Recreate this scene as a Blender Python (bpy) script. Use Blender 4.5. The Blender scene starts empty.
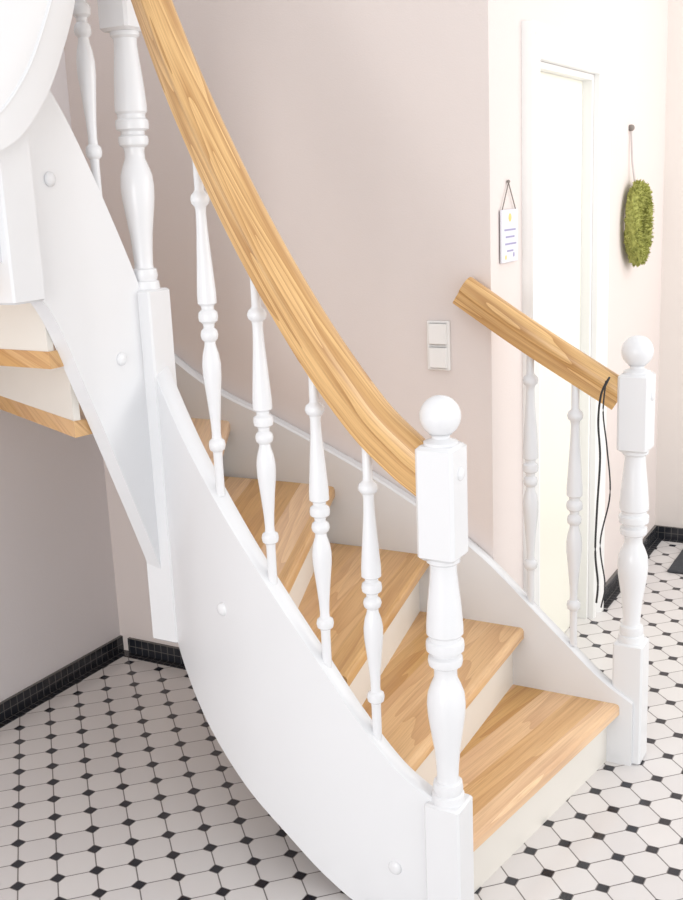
import bpy, math, random, numpy as np
from mathutils import Vector, Matrix
C=bpy.context.scene
COL=bpy.context.collection
try: C.view_settings.view_transform='Standard'
except Exception: pass

# ------------------------------------------------------------ materials
def newmat(name):
    m=bpy.data.materials.new(name); m.use_nodes=True
    nt=m.node_tree; b=nt.nodes["Principled BSDF"]; return m,nt,b
def mth(nt,op,a,b=None,c=None):
    n=nt.nodes.new("ShaderNodeMath"); n.operation=op
    for i,v in enumerate((a,b,c)):
        if v is None: continue
        if isinstance(v,(int,float)): n.inputs[i].default_value=v
        else: nt.links.new(v,n.inputs[i])
    return n.outputs[0]
def mixc(nt,f,a,b):
    n=nt.nodes.new("ShaderNodeMix"); n.data_type='RGBA'
    for i,v in ((0,f),(6,a),(7,b)):
        if isinstance(v,(int,float)): n.inputs[i].default_value=v
        elif isinstance(v,tuple): n.inputs[i].default_value=v+(1,) if len(v)==3 else v
        else: nt.links.new(v,n.inputs[i])
    return n.outputs[2]
def comb(nt,x,y,z=0.0):
    n=nt.nodes.new("ShaderNodeCombineXYZ")
    for i,v in enumerate((x,y,z)):
        if isinstance(v,(int,float)): n.inputs[i].default_value=v
        else: nt.links.new(v,n.inputs[i])
    return n.outputs[0]
def noise(nt,vec,scale,detail=3,rough=.5,dist=0):
    n=nt.nodes.new("ShaderNodeTexNoise"); n.inputs["Scale"].default_value=scale
    n.inputs["Detail"].default_value=detail; n.inputs["Roughness"].default_value=rough
    n.inputs["Distortion"].default_value=dist
    nt.links.new(vec,n.inputs["Vector"]); return n.outputs["Fac"]
def bump(nt,b,h,strength,dist):
    n=nt.nodes.new("ShaderNodeBump"); n.inputs["Strength"].default_value=strength
    n.inputs["Distance"].default_value=dist; nt.links.new(h,n.inputs["Height"]); nt.links.new(n.outputs[0],b.inputs["Normal"])
def objco(nt):
    return nt.nodes.new("ShaderNodeTexCoord").outputs["Object"]
def paint(name,col,rough=.4,var=.02,bmp=0.0,scale=6):
    m,nt,b=newmat(name)
    f=noise(nt,objco(nt),scale,3)
    c2=tuple(max(0,c*(1-var*2)) for c in col)
    nt.links.new(mixc(nt,f,col,c2),b.inputs["Base Color"])
    b.inputs["Roughness"].default_value=rough
    if bmp>0: bump(nt,b,noise(nt,objco(nt),220,2),bmp,.002)
    return m
M_white=paint("white_gloss_paint",(.765,.775,.79),.26,.01)
M_trim=paint("white_trim_paint",(.88,.88,.865),.35,.01)
M_riser=paint("riser_cream_white",(.80,.77,.71),.45,.015)
M_wall=paint("wall_plaster_pink_beige",(.755,.685,.655),.9,.015,.25,1.5)
M_wallL=paint("wall_plaster_grey",(.79,.755,.76),.9,.015,.25,1.5)
M_wallB=paint("wall_plaster_bright",(.78,.73,.69),.9,.015,.25,1.5)
M_door=paint("door_cream_lacquer",(.88,.87,.77),.4,.01)
M_switch=paint("switch_plastic",(.86,.85,.83),.3,.005)
M_cable=paint("black_cable_rubber",(.02,.02,.022),.5,.01)
M_cord=paint("cord_grey",(.25,.22,.2),.8,.02)
M_rib=paint("ribbon_satin",(.62,.57,.56),.6,.02)
M_card=paint("card_paper",(.74,.74,.80),.7,.01)
M_ink=paint("card_ink_violet",(.36,.34,.52),.7,.01)
M_flower=paint("card_flower_yellow",(.80,.60,.20),.7,.01)
M_mat=paint("doormat_fibre",(.07,.075,.085),.95,.3,.8,60)

def floor_mat():
    m,nt,b=newmat("octagon_dot_tiles")
    P=.097
    s=nt.nodes.new("ShaderNodeSeparateXYZ"); nt.links.new(objco(nt),s.inputs[0])
    q=.70711/P
    X=mth(nt,'MULTIPLY',mth(nt,'ADD',s.outputs[0],s.outputs[1]),q)
    Y=mth(nt,'MULTIPLY',mth(nt,'SUBTRACT',s.outputs[1],s.outputs[0]),q)
    a=mth(nt,'ABSOLUTE',mth(nt,'SUBTRACT',mth(nt,'FRACT',X),.5))
    c=mth(nt,'ABSOLUTE',mth(nt,'SUBTRACT',mth(nt,'FRACT',Y),.5))
    d=mth(nt,'ADD',a,c)
    D=.21; g=.018
    dot=mth(nt,'GREATER_THAN',d,1-D+g)
    gl=mth(nt,'MAXIMUM',mth(nt,'GREATER_THAN',a,.5-g),mth(nt,'GREATER_THAN',c,.5-g))
    ring=mth(nt,'MULTIPLY',mth(nt,'GREATER_THAN',d,1-D-g),mth(nt,'LESS_THAN',d,1-D+g))
    gl=mth(nt,'MULTIPLY',gl,mth(nt,'SUBTRACT',1.0,dot))
    grout=mth(nt,'MINIMUM',mth(nt,'ADD',gl,ring),1.0)
    wn=nt.nodes.new("ShaderNodeTexWhiteNoise"); wn.noise_dimensions='2D'
    nt.links.new(comb(nt,mth(nt,'FLOOR',X),mth(nt,'FLOOR',Y)),wn.inputs["Vector"])
    tile=mixc(nt,wn.outputs["Value"],(.71,.69,.68),(.66,.64,.635))
    c1=mixc(nt,dot,tile,(.018,.02,.028))
    c2=mixc(nt,grout,c1,(.19,.175,.17))
    nt.links.new(c2,b.inputs["Base Color"])
    nt.links.new(mth(nt,'ADD',.14,mth(nt,'MULTIPLY',grout,.5)),b.inputs["Roughness"])
    bump(nt,b,mth(nt,'SUBTRACT',1.0,grout),.4,.002)
    return m
M_floor=floor_mat()
def base_mat():
    m,nt,b=newmat("black_mosaic_skirting")
    s=nt.nodes.new("ShaderNodeSeparateXYZ"); nt.links.new(objco(nt),s.inputs[0])
    g=None
    for i in range(3):
        f=mth(nt,'ABSOLUTE',mth(nt,'SUBTRACT',mth(nt,'FRACT',mth(nt,'DIVIDE',s.outputs[i],.0301)),.5))
        k=mth(nt,'GREATER_THAN',f,.45); g=k if g is None else mth(nt,'MAXIMUM',g,k)
    nt.links.new(mixc(nt,g,(.016,.018,.024),(.10,.095,.09)),b.inputs["Base Color"])
    b.inputs["Roughness"].default_value=.2
    return m
M_base=base_mat()
def wood(name,light,mid,dark,stave=None,ringk=9,us=1.6,vs=9.0,fv=260.,streak=.55,ringmix=.75):
    m,nt,b=newmat(name)
    uv=nt.nodes.new("ShaderNodeUVMap"); s=nt.nodes.new("ShaderNodeSeparateXYZ"); nt.links.new(uv.outputs[0],s.inputs[0])
    u,v=s.outputs[0],s.outputs[1]
    off=0.0
    if stave:
        idx=mth(nt,'FLOOR',mth(nt,'DIVIDE',v,stave))
        wn=nt.nodes.new("ShaderNodeTexWhiteNoise"); wn.noise_dimensions='1D'; nt.links.new(idx,wn.inputs["W"])
        tone=wn.outputs["Value"]; off=mth(nt,'MULTIPLY',tone,13.0)
        u2=mth(nt,'ADD',u,off)
    else: u2=u
    big=noise(nt,comb(nt,mth(nt,'MULTIPLY',u2,us),mth(nt,'MULTIPLY',v,vs),off),1.0,2,.45,.3)
    ring=mth(nt,'FRACT',mth(nt,'MULTIPLY',big,float(ringk)))
    ring=mth(nt,'POWER',ring,1.7)
    fine=noise(nt,comb(nt,mth(nt,'MULTIPLY',u2,5.0),mth(nt,'MULTIPLY',v,fv),off),1.0,4,.65)
    c=mixc(nt,mth(nt,'MULTIPLY',ring,ringmix),light,mid)
    fr=nt.nodes.new("ShaderNodeMapRange"); fr.inputs[1].default_value=.45; fr.inputs[2].default_value=.70
    nt.links.new(fine,fr.inputs[0])
    c=mixc(nt,mth(nt,'MULTIPLY',fr.outputs[0],streak),c,dark)
    if stave:
        hs=nt.nodes.new("ShaderNodeHueSaturation")
        nt.links.new(mth(nt,'ADD',.82,mth(nt,'MULTIPLY',tone,.34)),hs.inputs["Value"])
        nt.links.new(mth(nt,'SUBTRACT',1.10,mth(nt,'MULTIPLY',tone,.30)),hs.inputs["Saturation"])
        nt.links.new(c,hs.inputs["Color"]); c=hs.outputs[0]
    nt.links.new(c,b.inputs["Base Color"])
    b.inputs["Roughness"].default_value=.30
    bump(nt,b,fine,.08,.001)
    return m
M_rail=wood("ash_wood_handrail",(.76,.49,.215),(.43,.215,.07),(.36,.18,.065),None,13,.75,13.,300.,.62,.85)
M_tread=wood("ash_wood_tread",(.74,.46,.205),(.55,.285,.11),(.43,.215,.08),.085,7,1.0,9.,220.,.55,.7)
def moss_mat():
    m,nt,b=newmat("moss_wreath")
    f=noise(nt,objco(nt),70,4)
    nt.links.new(mixc(nt,f,(.12,.14,.015),(.60,.60,.18)),b.inputs["Base Color"])
    b.inputs["Roughness"].default_value=.9
    return m
M_moss=moss_mat()

# ------------------------------------------------------------ mesh builder
class MB:
    def __init__(s): s.v=[];s.f=[];s.uv=[];s.mi=[];s.sm=[];s.mats=[]
    def mat(s,m):
        if m not in s.mats: s.mats.append(m)
        return s.mats.index(m)
    def face(s,idx,m,uv=None,smooth=False):
        s.f.append(tuple(idx)); s.mi.append(s.mat(m)); s.uv.append(uv or [(0,0)]*len(idx)); s.sm.append(smooth)
    def box(s,x0,x1,y0,y1,z0,z1,m,ch=0.0):
        c=ch
        if c<=0:
            return s.prism([(x0,y0),(x1,y0),(x1,y1),(x0,y1)],z0,z1,m)
        P=lambda e:[(x0+c+e,y0+e),(x1-c-e,y0+e),(x1-e,y0+c+e),(x1-e,y1-c-e),(x1-c-e,y1-e),(x0+c+e,y1-e),(x0+e,y1-c-e),(x0+e,y0+c+e)]
        s.layers([(P(c),z0),(P(0),z0+c),(P(0),z1-c),(P(c),z1)],m)
    def layers(s,lay,m,smooth=False):
        n=len(lay[0][0]); o=len(s.v)
        for pts,z in lay:
            for p in pts: s.v.append((p[0],p[1],z))
        for i in range(len(lay)-1):
            for j in range(n):
                k=(j+1)%n; a=o+i*n
                s.face((a+j,a+k,a+n+k,a+n+j),m,None,smooth)
        s.face([o+j for j in range(n)][::-1],m); s.face([o+(len(lay)-1)*n+j for j in range(n)],m)
    def prism(s,pts,z0,z1,m): s.layers([(pts,z0),(pts,z1)],m)
    def lathe(s,cx,cy,prof,m,n=28):
        o=len(s.v)
        for z,r in prof:
            for j in range(n):
                a=2*math.pi*j/n; s.v.append((cx+r*math.cos(a),cy+r*math.sin(a),z))
        for i in range(len(prof)-1):
            for j in range(n):
                k=(j+1)%n; a=o+i*n
                s.face((a+j,a+k,a+n+k,a+n+j),m,None,True)
        s.face([o+j for j in range(n)][::-1],m); s.face([o+(len(prof)-1)*n+j for j in range(n)],m)
    def ball(s,c,r,m,sx=1,sy=1,sz=1,n=20,k=12):
        o=len(s.v)
        for i in range(k+1):
            t=math.pi*i/k
            for j in range(n):
                a=2*math.pi*j/n
                s.v.append((c[0]+sx*r*math.sin(t)*math.cos(a),c[1]+sy*r*math.sin(t)*math.sin(a),c[2]+sz*r*math.cos(t)))
        for i in range(k):
            for j in range(n):
                q=(j+1)%n; a=o+i*n
                s.face((a+j,a+n+j,a+n+q,a+q),m,None,True)
    def sweep(s,path,sec,m,smooth=True):
        path=[Vector(p) for p in path]; n=len(sec); o=len(s.v); L=0
        per=[0]
        for j in range(n): per.append(per[-1]+math.dist(sec[j],sec[(j+1)%n]))
        Ls=[]
        for i,p in enumerate(path):
            if i: L+=(p-path[i-1]).length
            Ls.append(L)
            T=(path[min(i+1,len(path)-1)]-path[max(i-1,0)]).normalized()
            S=T.cross(Vector((0,0,1)))
            if S.length<1e-4: S=Vector((1,0,0))
            S.normalize(); U=S.cross(T)
            for a,b in sec: s.v.append(tuple(p+S*a+U*b))
        for i in range(len(path)-1):
            for j in range(n):
                k=(j+1)%n; a=o+i*n
                s.face((a+j,a+k,a+n+k,a+n+j),m,[(Ls[i],per[j]),(Ls[i],per[j+1]),(Ls[i+1],per[j+1]),(Ls[i+1],per[j])],smooth)
        cu=[(b_*.3,a_) for a_,b_ in sec]
        s.face([o+j for j in range(n)][::-1],m,cu[::-1]); s.face([o+(len(path)-1)*n+j for j in range(n)],m,cu)
    def ribbon(s,rows,th,m):
        o=len(s.v); N=len(rows)
        for i in range(N):
            a=rows[max(i-1,0)]; b=rows[min(i+1,N-1)]
            t=Vector((b[0]-a[0],b[1]-a[1])).normalized(); nn=Vector((-t.y,t.x))*th/2
            x,y,zt,zb=rows[i]; c=.006
            for sx,z in ((1,zb),(1,zt-c),(1-2*c/th,zt),(-1+2*c/th,zt),(-1,zt-c),(-1,zb)):
                s.v.append((x+nn.x*sx,y+nn.y*sx,z))
        for i in range(N-1):
            for j in range(6):
                k=(j+1)%6; a=o+i*6
                s.face((a+j,a+k,a+6+k,a+6+j),m,None,True)
        s.face([o+j for j in range(6)],m); s.face([o+(N-1)*6+j for j in range(6)],m)
    def build(s,name,angle=35,parent=None):
        me=bpy.data.meshes.new(name); me.from_pydata(s.v,[],s.f)
        for m in s.mats: me.materials.append(m)
        uvl=me.uv_layers.new(name="UVMap")
        for p,mi,uv,sm in zip(me.polygons,s.mi,s.uv,s.sm):
            p.material_index=mi; p.use_smooth=True
            for q in range(p.loop_total): uvl.data[p.loop_start+q].uv=uv[q]
        import bmesh
        bm=bmesh.new(); bm.from_mesh(me); bmesh.ops.recalc_face_normals(bm,faces=bm.faces); bm.to_mesh(me); bm.free()
        me.set_sharp_from_angle(angle=math.radians(angle))
        ob=bpy.data.objects.new(name,me); COL.objects.link(ob)
        if parent: ob.parent=parent
        return ob
def empty(name):
    e=bpy.data.objects.new(name,None); e.empty_display_size=.1; COL.objects.link(e); return e
def catmull(P,n=10):
    P=[np.array(p,float) for p in P]; P=[2*P[0]-P[1]]+P+[2*P[-1]-P[-2]]; out=[]
    for i in range(1,len(P)-2):
        for k in range(n):
            t=k/n; a,b,c,d=P[i-1],P[i],P[i+1],P[i+2]
            out.append(.5*((2*b)+(-a+c)*t+(2*a-5*b+4*c-d)*t*t+(-a+3*b-3*c+d)*t**3))
    out.append(P[-2]); return out
def bx(name,x0,x1,y0,y1,z0,z1,m,parent=None,ch=0):
    b=MB(); b.box(x0,x1,y0,y1,z0,z1,m,ch); return b.build(name,parent=parent)

# ------------------------------------------------------------ room shell
YB=2.89; XL=-2.64; XD=-1.134; YF=4.965; HC=3.0
bx("floor",-2.8,3.0,-2.5,5.1,-.1,0,M_floor)
bx("wall_left",XL-.12,XL,-2.5,YB,0,HC,M_wallL)
bx("wall_back",XL-.12,XD,YB,YB+.12,0,HC,M_wall)
OY0,OY1,OZ=3.245,3.885,2.015
b=MB()
b.box(XD-.12,XD,YB+.12,OY0,0,HC,M_wall); b.box(XD-.12,XD,OY1,YF,0,HC,M_wall); b.box(XD-.12,XD,OY0,OY1,OZ,HC,M_wall)
b.build("wall_hall")
bx("wall_far",XD-.12,3.0,YF,YF+.12,0,HC,M_wallB)
def bb(name,parts):
    b=MB()
    for p in parts: b.box(*p,M_base)
    return b.build(name)
bb("baseboard_left",[(XL,XL+.012,-2.5,YB,0,.06),(XL+.012,XL+.045,-2.5,YB,0,.003)])
bb("baseboard_back",[(XL+.045,XD,YB-.012,YB,0,.06),(XL+.045,-1.3,YB-.045,YB-.012,0,.003)])
bb("baseboard_hall",[(XD,XD+.012,4.0,YF-.012,0,.06),(XD+.012,XD+.045,4.0,YF-.045,0,.003)])
bb("baseboard_far",[(XD,3.0,YF-.012,YF,0,.06),(XD+.012,3.0,YF-.045,YF-.012,0,.003)])

# ------------------------------------------------------------ door with moulded casing
door=empty("door_1")
b=MB()
prof=[(0,0),(0,.020),(.006,.026),(.016,.026),(.022,.018),(.030,.010),(.055,.010),(.060,.020),(.068,.030),(.088,.034),(.095,.034),(.095,0)]
o=len(b.v); n=len(prof)
corners=[(OY0,0,-1,0),(OY0,OZ,-1,1),(OY1,OZ,1,1),(OY1,0,1,0)]
for (y,z,sy,sz) in corners:
    for a,d in prof: b.v.append((XD+d,y+sy*a,z+sz*a))
for i in range(3):
    for j in range(n-1):
        a=o+i*n+j; b.face((a,a+1,a+n+1,a+n),M_trim)
b.face([o+j for j in range(n)],M_trim); b.face([o+3*n+j for j in range(n)],M_trim)
b.build("frame",25,door)
b=MB()
b.box(XD-.118,XD-.001,OY0+.001,OY0+.02,0,OZ-.001,M_trim); b.box(XD-.118,XD-.001,OY1-.02,OY1-.001,0,OZ-.001,M_trim); b.box(XD-.118,XD-.001,OY0+.02,OY1-.02,OZ-.02,OZ-.001,M_trim)
b.build("jamb",parent=door)
b=MB(); b.box(XD-.075,XD-.035,OY0+.0205,OY1-.0205,.003,OZ-.0205,M_door)
b.build("leaf",parent=door)

# ------------------------------------------------------------ staircase
stair=empty("staircase")
R=.1874; TT=.042
A={1:(-.735,2.86),2:(-1.025,2.86),3:(-1.33,2.86),4:(-1.655,2.86),5:(-2.045,2.86),6:(-2.50,2.86),7:(-2.63,2.36),8:(-2.63,1.99),9:(-2.63,1.70),10:(-2.63,1.44),11:(-2.63,1.20),12:(-2.63,.96),13:(-2.63,.72)}
B={1:(-.87,2.0),2:(-.992,2.0),3:(-1.15,2.003),4:(-1.318,2.022),5:(-1.585,2.105),6:(-1.83,2.245),7:(-1.862,2.02),8:(-1.862,1.945),9:(-1.862,1.72),10:(-1.862,1.46),11:(-1.862,1.22),12:(-1.862,.98),13:(-1.862,.74)}
PB={1:0,2:.015,3:.03,4:.065,5:.09}
b=MB(); rb=MB(); V2=lambda p:Vector(p)
for k in range(1,13):
    a0,b0,a1,b1=map(V2,(A[k],B[k],A[k+1],B[k+1]))
    d1=(a1-b1).normalized(); n1=Vector((-d1.y,d1.x))
    if n1.dot(((a1+b1)-(a0+b0)))<0: n1=-n1
    d0=(a0-b0).normalized(); n0=Vector((-d0.y,d0.x))
    if n0.dot(((a1+b1)-(a0+b0)))<0: n0=-n0
    e=.035
    a1s=a1+n1*(e+.02); b1s=b1+n1*(e+.02)+d1*PB.get(k,0)
    a1s.x=max(a1s.x,XL+.005); a1s.y=min(a1s.y,2.885)
    if k==12: a1s,b1s=a1,b1
    pts=[b0,a0]
    if k==6: pts.append(Vector((-2.63,2.885)))
    if k==5: a1s=Vector((-2.56,2.885))
    pts+= [a1s,b1s]
    z0,z1=k*R-TT,k*R
    lay=[]
    for off,z in ((.008,z0),(.0,z0+.010),(.0,z1-.010),(.003,z1-.003),(.010,z1)):
        q=[p.copy() for p in pts]; q[0]=q[0]+n0*off; q[1]=q[1]+n0*off
        lay.append((q,z))
    o=len(b.v); n=len(pts)
    def UV(i):
        p=b.v[i]; P=Vector((p[0],p[1]))-b0
        return (P.dot(d0)+k*3.7, P.dot(n0)-(p[2]-z1)*.8+k*1.31)
    for q,z in lay:
        for p in q: b.v.append((p.x,p.y,z))
    for i in range(4):
        for j in range(n):
            kk=(j+1)%n; a_=o+i*n; f=(a_+j,a_+kk,a_+n+kk,a_+n+j)
            b.face(f,M_tread,[UV(t) for t in f],False)
    f=[o+j for j in range(n)][::-1]; b.face(f,M_tread,[UV(t) for t in f])
    f=[o+4*n+j for j in range(n)]; b.face(f,M_tread,[UV(t) for t in f])
    pull={3:.02,4:.035,5:.07,6:.10}.get(k,0.005)
    p0=b0+n0*e+d0*pull; p1=a0+n0*e; p1.x=max(p1.x,XL+.003)
    rb.prism([p0,p1,p1+n0*.018,p0+n0*.018],(k-1)*R,k*R-TT+.001,M_riser)
b.build("treads",20,stair); rb.build("risers",20,stair)

S=[(-.89,1.98,.31,0),(-1.0,1.974,.385,0),(-1.10,1.972,.495,.0),(-1.20,1.975,.622,.05),(-1.31,1.99,.748,.12),(-1.45,2.025,.90,.20),(-1.60,2.09,1.05,.30),(-1.72,2.162,1.165,.405),(-1.82,2.235,1.25,.52)]
rows=catmull(S,8)
for r_ in rows: r_[3]=max(r_[3],0)
b=MB(); b.ribbon(rows,.045,M_white); b.build("string_inner",40,stair)
S2=[(-1.835,2.22,1.36,.52),(-1.843,2.17,1.49,.70),(-1.845,2.05,1.73,1.00),(-1.845,1.96,1.88,1.21),(-1.845,1.86,2.0,1.42),(-1.845,1.70,2.18,1.56),(-1.845,1.4,2.45,1.80),(-1.845,1.0,2.7,2.1)]
b=MB(); b.ribbon(catmull(S2,8),.045,M_white); b.build("string_upper",40,stair)
W=[(-.70,.20),(-.80,.265),(-.95,.40),(-1.19,.61),(-1.5,.79),(-1.85,.945),(-2.15,1.07),(-2.5,1.32),(-2.64,1.45)]
rows=[(x,2.868,z,0 if x>-1.2 else z-.42) for x,z in catmull(W,8)]
b=MB(); b.ribbon([(x,y,z,max(0,zb)) for x,y,z,zb in rows],.04,M_white); b.build("string_wall",40,stair)
b=MB(); b.ribbon([(-2.622,y,z,z-.42) for y,z in ((2.85,1.45),(2.3,1.55),(1.9,1.75),(1.2,2.3),(.7,2.7))],.03,M_white); b.build("string_wall_upper",40,stair)
b=MB(); b.box(-1.895,-1.80,1.735,1.835,1.44,2.6,M_white,.005); b.build("hanging_post",35,stair)
def fascia(out,x0,x1,nm):
    b=MB(); n=len(out); o=len(b.v)
    for x in (x0,x1):
        for y,z in out: b.v.append((x,y,z))
    for j in range(n):
        k=(j+1)%n; b.face((o+j,o+k,o+n+k,o+n+j),M_white,None,True)
    b.face([o+j for j in range(n)][::-1],M_white); b.face([o+n+j for j in range(n)],M_white)
    return b.build(nm,35,stair)
cur=[tuple(p) for p in catmull([(1.2,1.765),(1.62,1.76),(1.75,1.785),(1.85,1.87),(1.92,1.97),(1.985,2.10),(2.02,2.25),(2.03,2.6)],6)]
fascia(cur+[(1.2,2.6)],-1.80,-1.765,"landing_fascia")
cur2=[(y-.055 if y>1.7 else y,z+.045) for y,z in cur]
b=MB(); b.sweep([(-1.765,y,z) for y,z in cur2],[(.004*math.cos(t),.004*math.sin(t)) for t in np.linspace(0,2*math.pi,9)[:-1]],M_white); b.build("fascia_bead",40,stair)
b=MB()
for c,s in (((-1.505,2.021,.665),(1,.5,1)),((-1.015,1.951,.132),(1,.5,1)),((-1.82,2.095,1.265),(.5,1,1)),((-1.82,1.905,1.71),(.5,1,1))):
    b.ball(c,.017,M_white,*s)
b.build("bolt_caps",60,stair)

# ------------------------------------------------------------ newel posts
PROF=[(1.0,.036),(.985,.036),(.975,.029),(.95,.0285),(.90,.031),(.82,.036),(.73,.040),(.70,.040),(.69,.035),(.675,.035),(.667,.041),(.650,.042),(.633,.041),(.625,.030),(.612,.030),(.604,.037),(.588,.038),(.572,.036),(.562,.027),(.545,.025),(.52,.0255),(.49,.033),(.455,.040),(.41,.0425),(.36,.041),(.30,.036),(.22,.029),(.15,.0255),(.10,.024),(.085,.025),(.08,.032),(.055,.034),(.035,.031),(.03,.036),(0,.038)]
def newel(name,x,y,zb,z1,z2,z3,w=.0425):
    b=MB()
    b.box(x-w,x+w,y-w,y+w,zb,z1,M_white,.005)
    b.lathe(x,y,[(z2-(1-t)*(z2-z1),r) for t,r in PROF],M_white,32)
    b.box(x-w,x+w,y-w,y+w,z2,z3,M_white,.007)
    rr=.043
    b.lathe(x,y,[(z3-.002,.036),(z3+.006,.036),(z3+.009,.028),(z3+.013,.019),(z3+.018,.019),(z3+.022,.024)],M_white,28)
    b.ball((x,y,z3+.016+rr),rr,M_white,n=32,k=20)
    b.ball((x+w,y,z3-.06),.015,M_white,.5,1,1)
    return b.build(name,32,stair)
newel("newel_post_front",-.89,1.98,0,.325,.895,1.14)
newel("newel_post_wall_side",-.72,2.90,0,.37,.93,1.145)
newel("newel_post_hanging",-1.828,2.222,.46,1.43,2.06,2.45,.045)

# ------------------------------------------------------------ balusters
BP=[(0,.0115),(.115,.0115),(.12,.014),(.128,.021),(.14,.0235),(.152,.021),(.16,.014),(.175,.0125),(.22,.0135),(.32,.019),(.40,.0235),(.43,.0235),(.437,.016),(.447,.0155),(.455,.023),(.468,.0245),(.48,.023),(.488,.0145),(.50,.0135),(.508,.020),(.52,.022),(.532,.020),(.54,.0135),(.552,.0145),(.575,.020),(.605,.0235),(.64,.023),(.70,.018),(.77,.013),(.81,.0115),(.825,.0125),(.832,.0195),(.845,.0215),(.858,.0195),(.865,.0125),(.88,.0115),(1,.0115)]
def baluster(name,x,y,zb,zt):
    b=MB(); b.lathe(x,y,[(zt-t*(zt-zb),r*.94) for t,r in BP][::-1],M_white,20); return b.build(name,40,stair)
bal=[(-1.06,1.973,.435,1.13),(-1.185,1.975,.59,1.295),(-1.335,1.996,.765,1.50),(-1.505,2.046,.95,1.765),(-1.845,2.09,1.64,2.50),(-1.01,2.868,.45,1.225),(-.88,2.868,.34,1.135)]
for i,q in enumerate(bal): baluster("baluster_%d"%(i+1),*q)

# ------------------------------------------------------------ handrails
def railsec(w,h):
    hw=w/2
    return [(-hw*.72,-h*.5),(hw*.72,-h*.5),(hw*.80,-h*.44),(hw*.80,-h*.12),(hw*.86,-h*.05),(hw,-h*.0),(hw*1.02,h*.14),(hw*.95,h*.30),(hw*.75,h*.42),(hw*.42,h*.49),(0,h*.51),(-hw*.42,h*.49),(-hw*.75,h*.42),(-hw*.95,h*.30),(-hw*1.02,h*.14),(-hw,0),(-hw*.86,-h*.05),(-hw*.80,-h*.12),(-hw*.80,-h*.44)]
hz=.07
Pth=[(-.91,1.98,1.00+hz),(-.97,1.976,1.045+hz),(-1.06,1.973,1.13+hz),(-1.19,1.975,1.30+hz),(-1.35,2.0,1.535+hz),(-1.525,2.052,1.82+hz),(-1.68,2.125,2.09+hz),(-1.785,2.195,2.29+hz)]
b=MB(); b.sweep([tuple(p) for p in catmull(Pth,10)],railsec(.066,.10),M_rail)
P2=[(-1.845,2.20,2.20),(-1.845,2.05,2.50),(-1.845,1.85,2.85)]
b.sweep([tuple(p) for p in catmull(P2,6)],railsec(.062,.098),M_rail)
b.build("handrail_curved",50,stair)
b=MB(); Pr=[(-1.205,2.855,1.37),(-1.0,2.862,1.235),(-.76,2.897,1.08)]
b.sweep([tuple(p) for p in catmull(Pr,8)],railsec(.06,.085),M_rail); b.build("handrail_short",50,stair)

# ------------------------------------------------------------ small things
sw=MB()
sw.box(-1.333,-1.26,YB-.010,YB,1.13,1.277,M_switch,.003)
sw.box(-1.326,-1.267,YB-.016,YB-.008,1.207,1.270,M_switch,.003)
sw.box(-1.326,-1.267,YB-.016,YB-.008,1.137,1.200,M_switch,.003)
sw.build("light_switch",30)
card=empty("hanging_card_sign")
c=MB(); c.box(XD+.004,XD+.010,2.955,3.085,1.435,1.585,M_card,.001)
for i,(y0,y1) in enumerate(((2.975,3.065),(2.985,3.055),(2.98,3.07),(2.995,3.045))):
    c.box(XD+.010,XD+.0108,y0,y1,1.525-i*.02,1.530-i*.02,M_ink)
c.ball((XD+.010,3.02,1.562),.012,M_flower,.15,1,1); c.ball((XD+.010,2.985,1.45),.007,M_flower,.15,1,1); c.ball((XD+.010,3.05,1.455),.007,M_ink,.15,1,1)
c.build("card",30,card)
def tube(b,pts,r,m,n=8): b.sweep(pts,[(r*math.cos(t),r*math.sin(t)) for t in np.linspace(0,2*math.pi,n+1)[:-1]],m)
c=MB(); tube(c,[(XD+.007,2.965,1.583),(XD+.006,3.02,1.66),(XD+.007,3.075,1.583)],.0018,M_cord); c.ball((XD+.006,3.02,1.663),.005,M_cord)
c.build("cord",40,card)

wr=empty("hanging_wreath")
random.seed(3)
WY=4.375
b=MB(); WC=(XD+.040,WY,1.485); n=48; m_=16; Rr,rr=.106,.036
SY,SZ=.88,1.14
for i in range(n):
    a=2*math.pi*i/n
    for j in range(m_):
        t=2*math.pi*j/m_; q=rr*(1+random.uniform(-.2,.2))*.93
        d=Rr+q*math.cos(t)
        b.v.append((WC[0]+q*math.sin(t)*.85,WC[1]+d*math.cos(a)*SY,WC[2]+d*math.sin(a)*SZ))
for i in range(n):
    for j in range(m_):
        a=i*m_+j; c_=i*m_+(j+1)%m_; d=((i+1)%n)*m_+(j+1)%m_; e=((i+1)%n)*m_+j
        b.face((a,c_,d,e),M_moss,None,True)
for i in range(2600):
    a=random.uniform(0,2*math.pi); t=random.uniform(-.5,math.pi+.5)
    nr=Vector((math.sin(t)*.9,math.cos(t)*math.cos(a)*SY,math.cos(t)*math.sin(a)*SZ)).normalized()
    d=Rr+rr*.9*math.cos(t)
    base=Vector((WC[0]+rr*math.sin(t)*.75,WC[1]+d*math.cos(a)*SY,WC[2]+d*math.sin(a)*SZ))
    jit=Vector((random.uniform(-1,1),random.uniform(-1,1),random.uniform(-1,1)))
    dr=(nr+jit*.7).normalized(); sd=dr.cross(jit).normalized()
    L=random.uniform(.008,.018); w_=random.uniform(.0018,.0035)
    tip=base+dr*L
    if tip.x<XD+.003: continue
    o=len(b.v)
    for p in (base-sd*w_,base+sd*w_,tip+sd*w_*.4,tip-sd*w_*.4): b.v.append(tuple(p))
    b.face((o,o+1,o+2,o+3),M_moss)
b.build("moss_ring",80,wr)
c=MB(); tube(c,[(XD+.030,WY,1.60),(XD+.014,WY-.004,1.72),(XD+.008,WY-.01,1.845)],.0045,M_rib); c.ball((XD+.008,WY-.01,1.85),.013,M_cord)
c.build("ribbon",40,wr)

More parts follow.
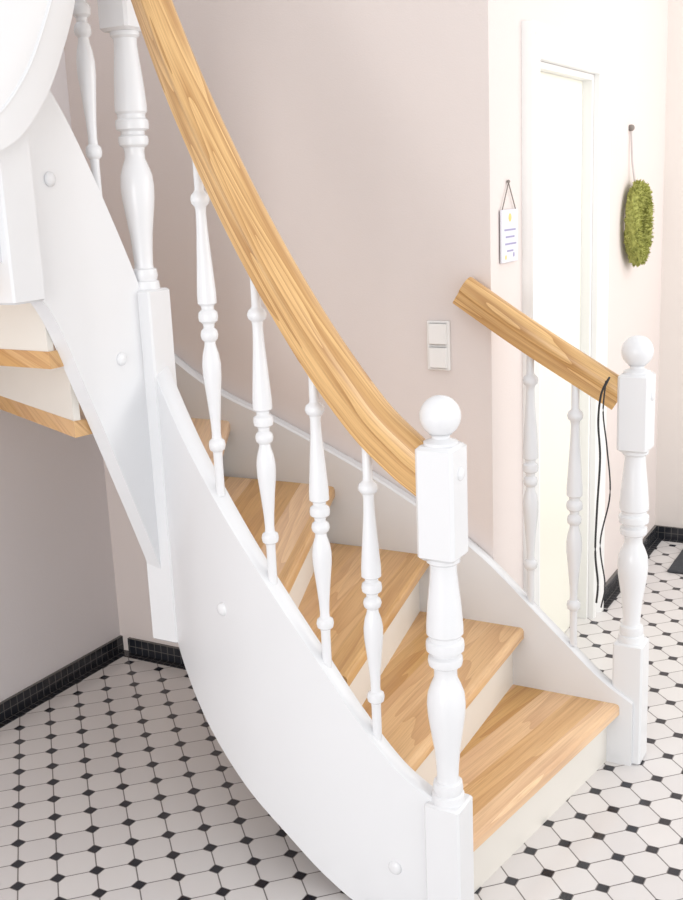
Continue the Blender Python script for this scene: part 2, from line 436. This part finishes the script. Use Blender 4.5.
b=MB()
tube(b,[tuple(p) for p in catmull([(-.785,2.815,1.115),(-.77,2.81,1.145),(-.79,2.805,1.10),(-.80,2.815,1.02),(-.795,2.82,.92),(-.80,2.815,.78),(-.805,2.82,.65),(-.795,2.815,.56),(-.80,2.82,.50)],8)],.003,M_cable)
tube(b,[tuple(p) for p in catmull([(-.78,2.812,1.135),(-.785,2.808,1.05),(-.775,2.815,.95),(-.765,2.815,.82),(-.79,2.815,.68),(-.775,2.815,.56),(-.785,2.815,.49)],8)],.0022,M_cable)
b.build("hanging_cable",60,stair)
b=MB(); b.box(-.97,-.30,4.50,4.86,0,.012,M_mat,.004); b.build("doormat")

# ------------------------------------------------------------ light
w=bpy.data.worlds.new("overcast"); C.world=w; w.use_nodes=True
w.node_tree.nodes["Background"].inputs[0].default_value=(.985,.985,1,1); w.node_tree.nodes["Background"].inputs[1].default_value=1.14
def area(name,loc,target,sx,sy,power,col):
    l=bpy.data.lights.new(name,'AREA'); l.shape='RECTANGLE'; l.size=sx; l.size_y=sy; l.energy=power; l.color=col
    o=bpy.data.objects.new(name,l); COL.objects.link(o); o.location=loc
    o.rotation_euler=(Vector(target)-Vector(loc)).to_track_quat('-Z','Y').to_euler(); return o
area("assumed_daylight_right",(2.2,3.6,1.9),(-1.2,3.6,1.2),2.0,2.0,42,(1,.97,.94))  # lamp added for assumed daylight from the open right side; no window modelled
area("fill_light_hall",(.5,4.2,2.3),(-1.1,4.75,.9),.8,1.2,9,(1,.97,.93))  # added lamp without a real source; brightens hall wall and wreath area
area("fill_light_under_stairs",(-.9,-2.3,1.3),(-2.1,2.6,.6),1.8,1.6,60,(1,.98,.97))  # added fill lamp behind camera, no window there; brightens string and under-stairs

# ------------------------------------------------------------ camera
f,pi_,ro,ya=1078.4,.2334,.0433,.5169
fh=Vector((-math.sin(ya),math.cos(ya),0)); H=Vector((math.cos(ya),math.sin(ya),0))
fw=fh*math.cos(pi_)-Vector((0,0,1))*math.sin(pi_); U=H.cross(fw)
r=H*math.cos(ro)-U*math.sin(ro); u=H*math.sin(ro)+U*math.cos(ro)
cam=bpy.data.cameras.new("camera"); cam.sensor_fit='VERTICAL'; cam.sensor_height=36; cam.lens=f/900*36; cam.clip_start=.05
co=bpy.data.objects.new("camera",cam); COL.objects.link(co)
Mx=Matrix.Identity(4)
for i in range(3): Mx[i][0]=r[i]; Mx[i][1]=u[i]; Mx[i][2]=-fw[i]
Mx[2][3]=1.65
co.matrix_world=Mx
C.camera=co
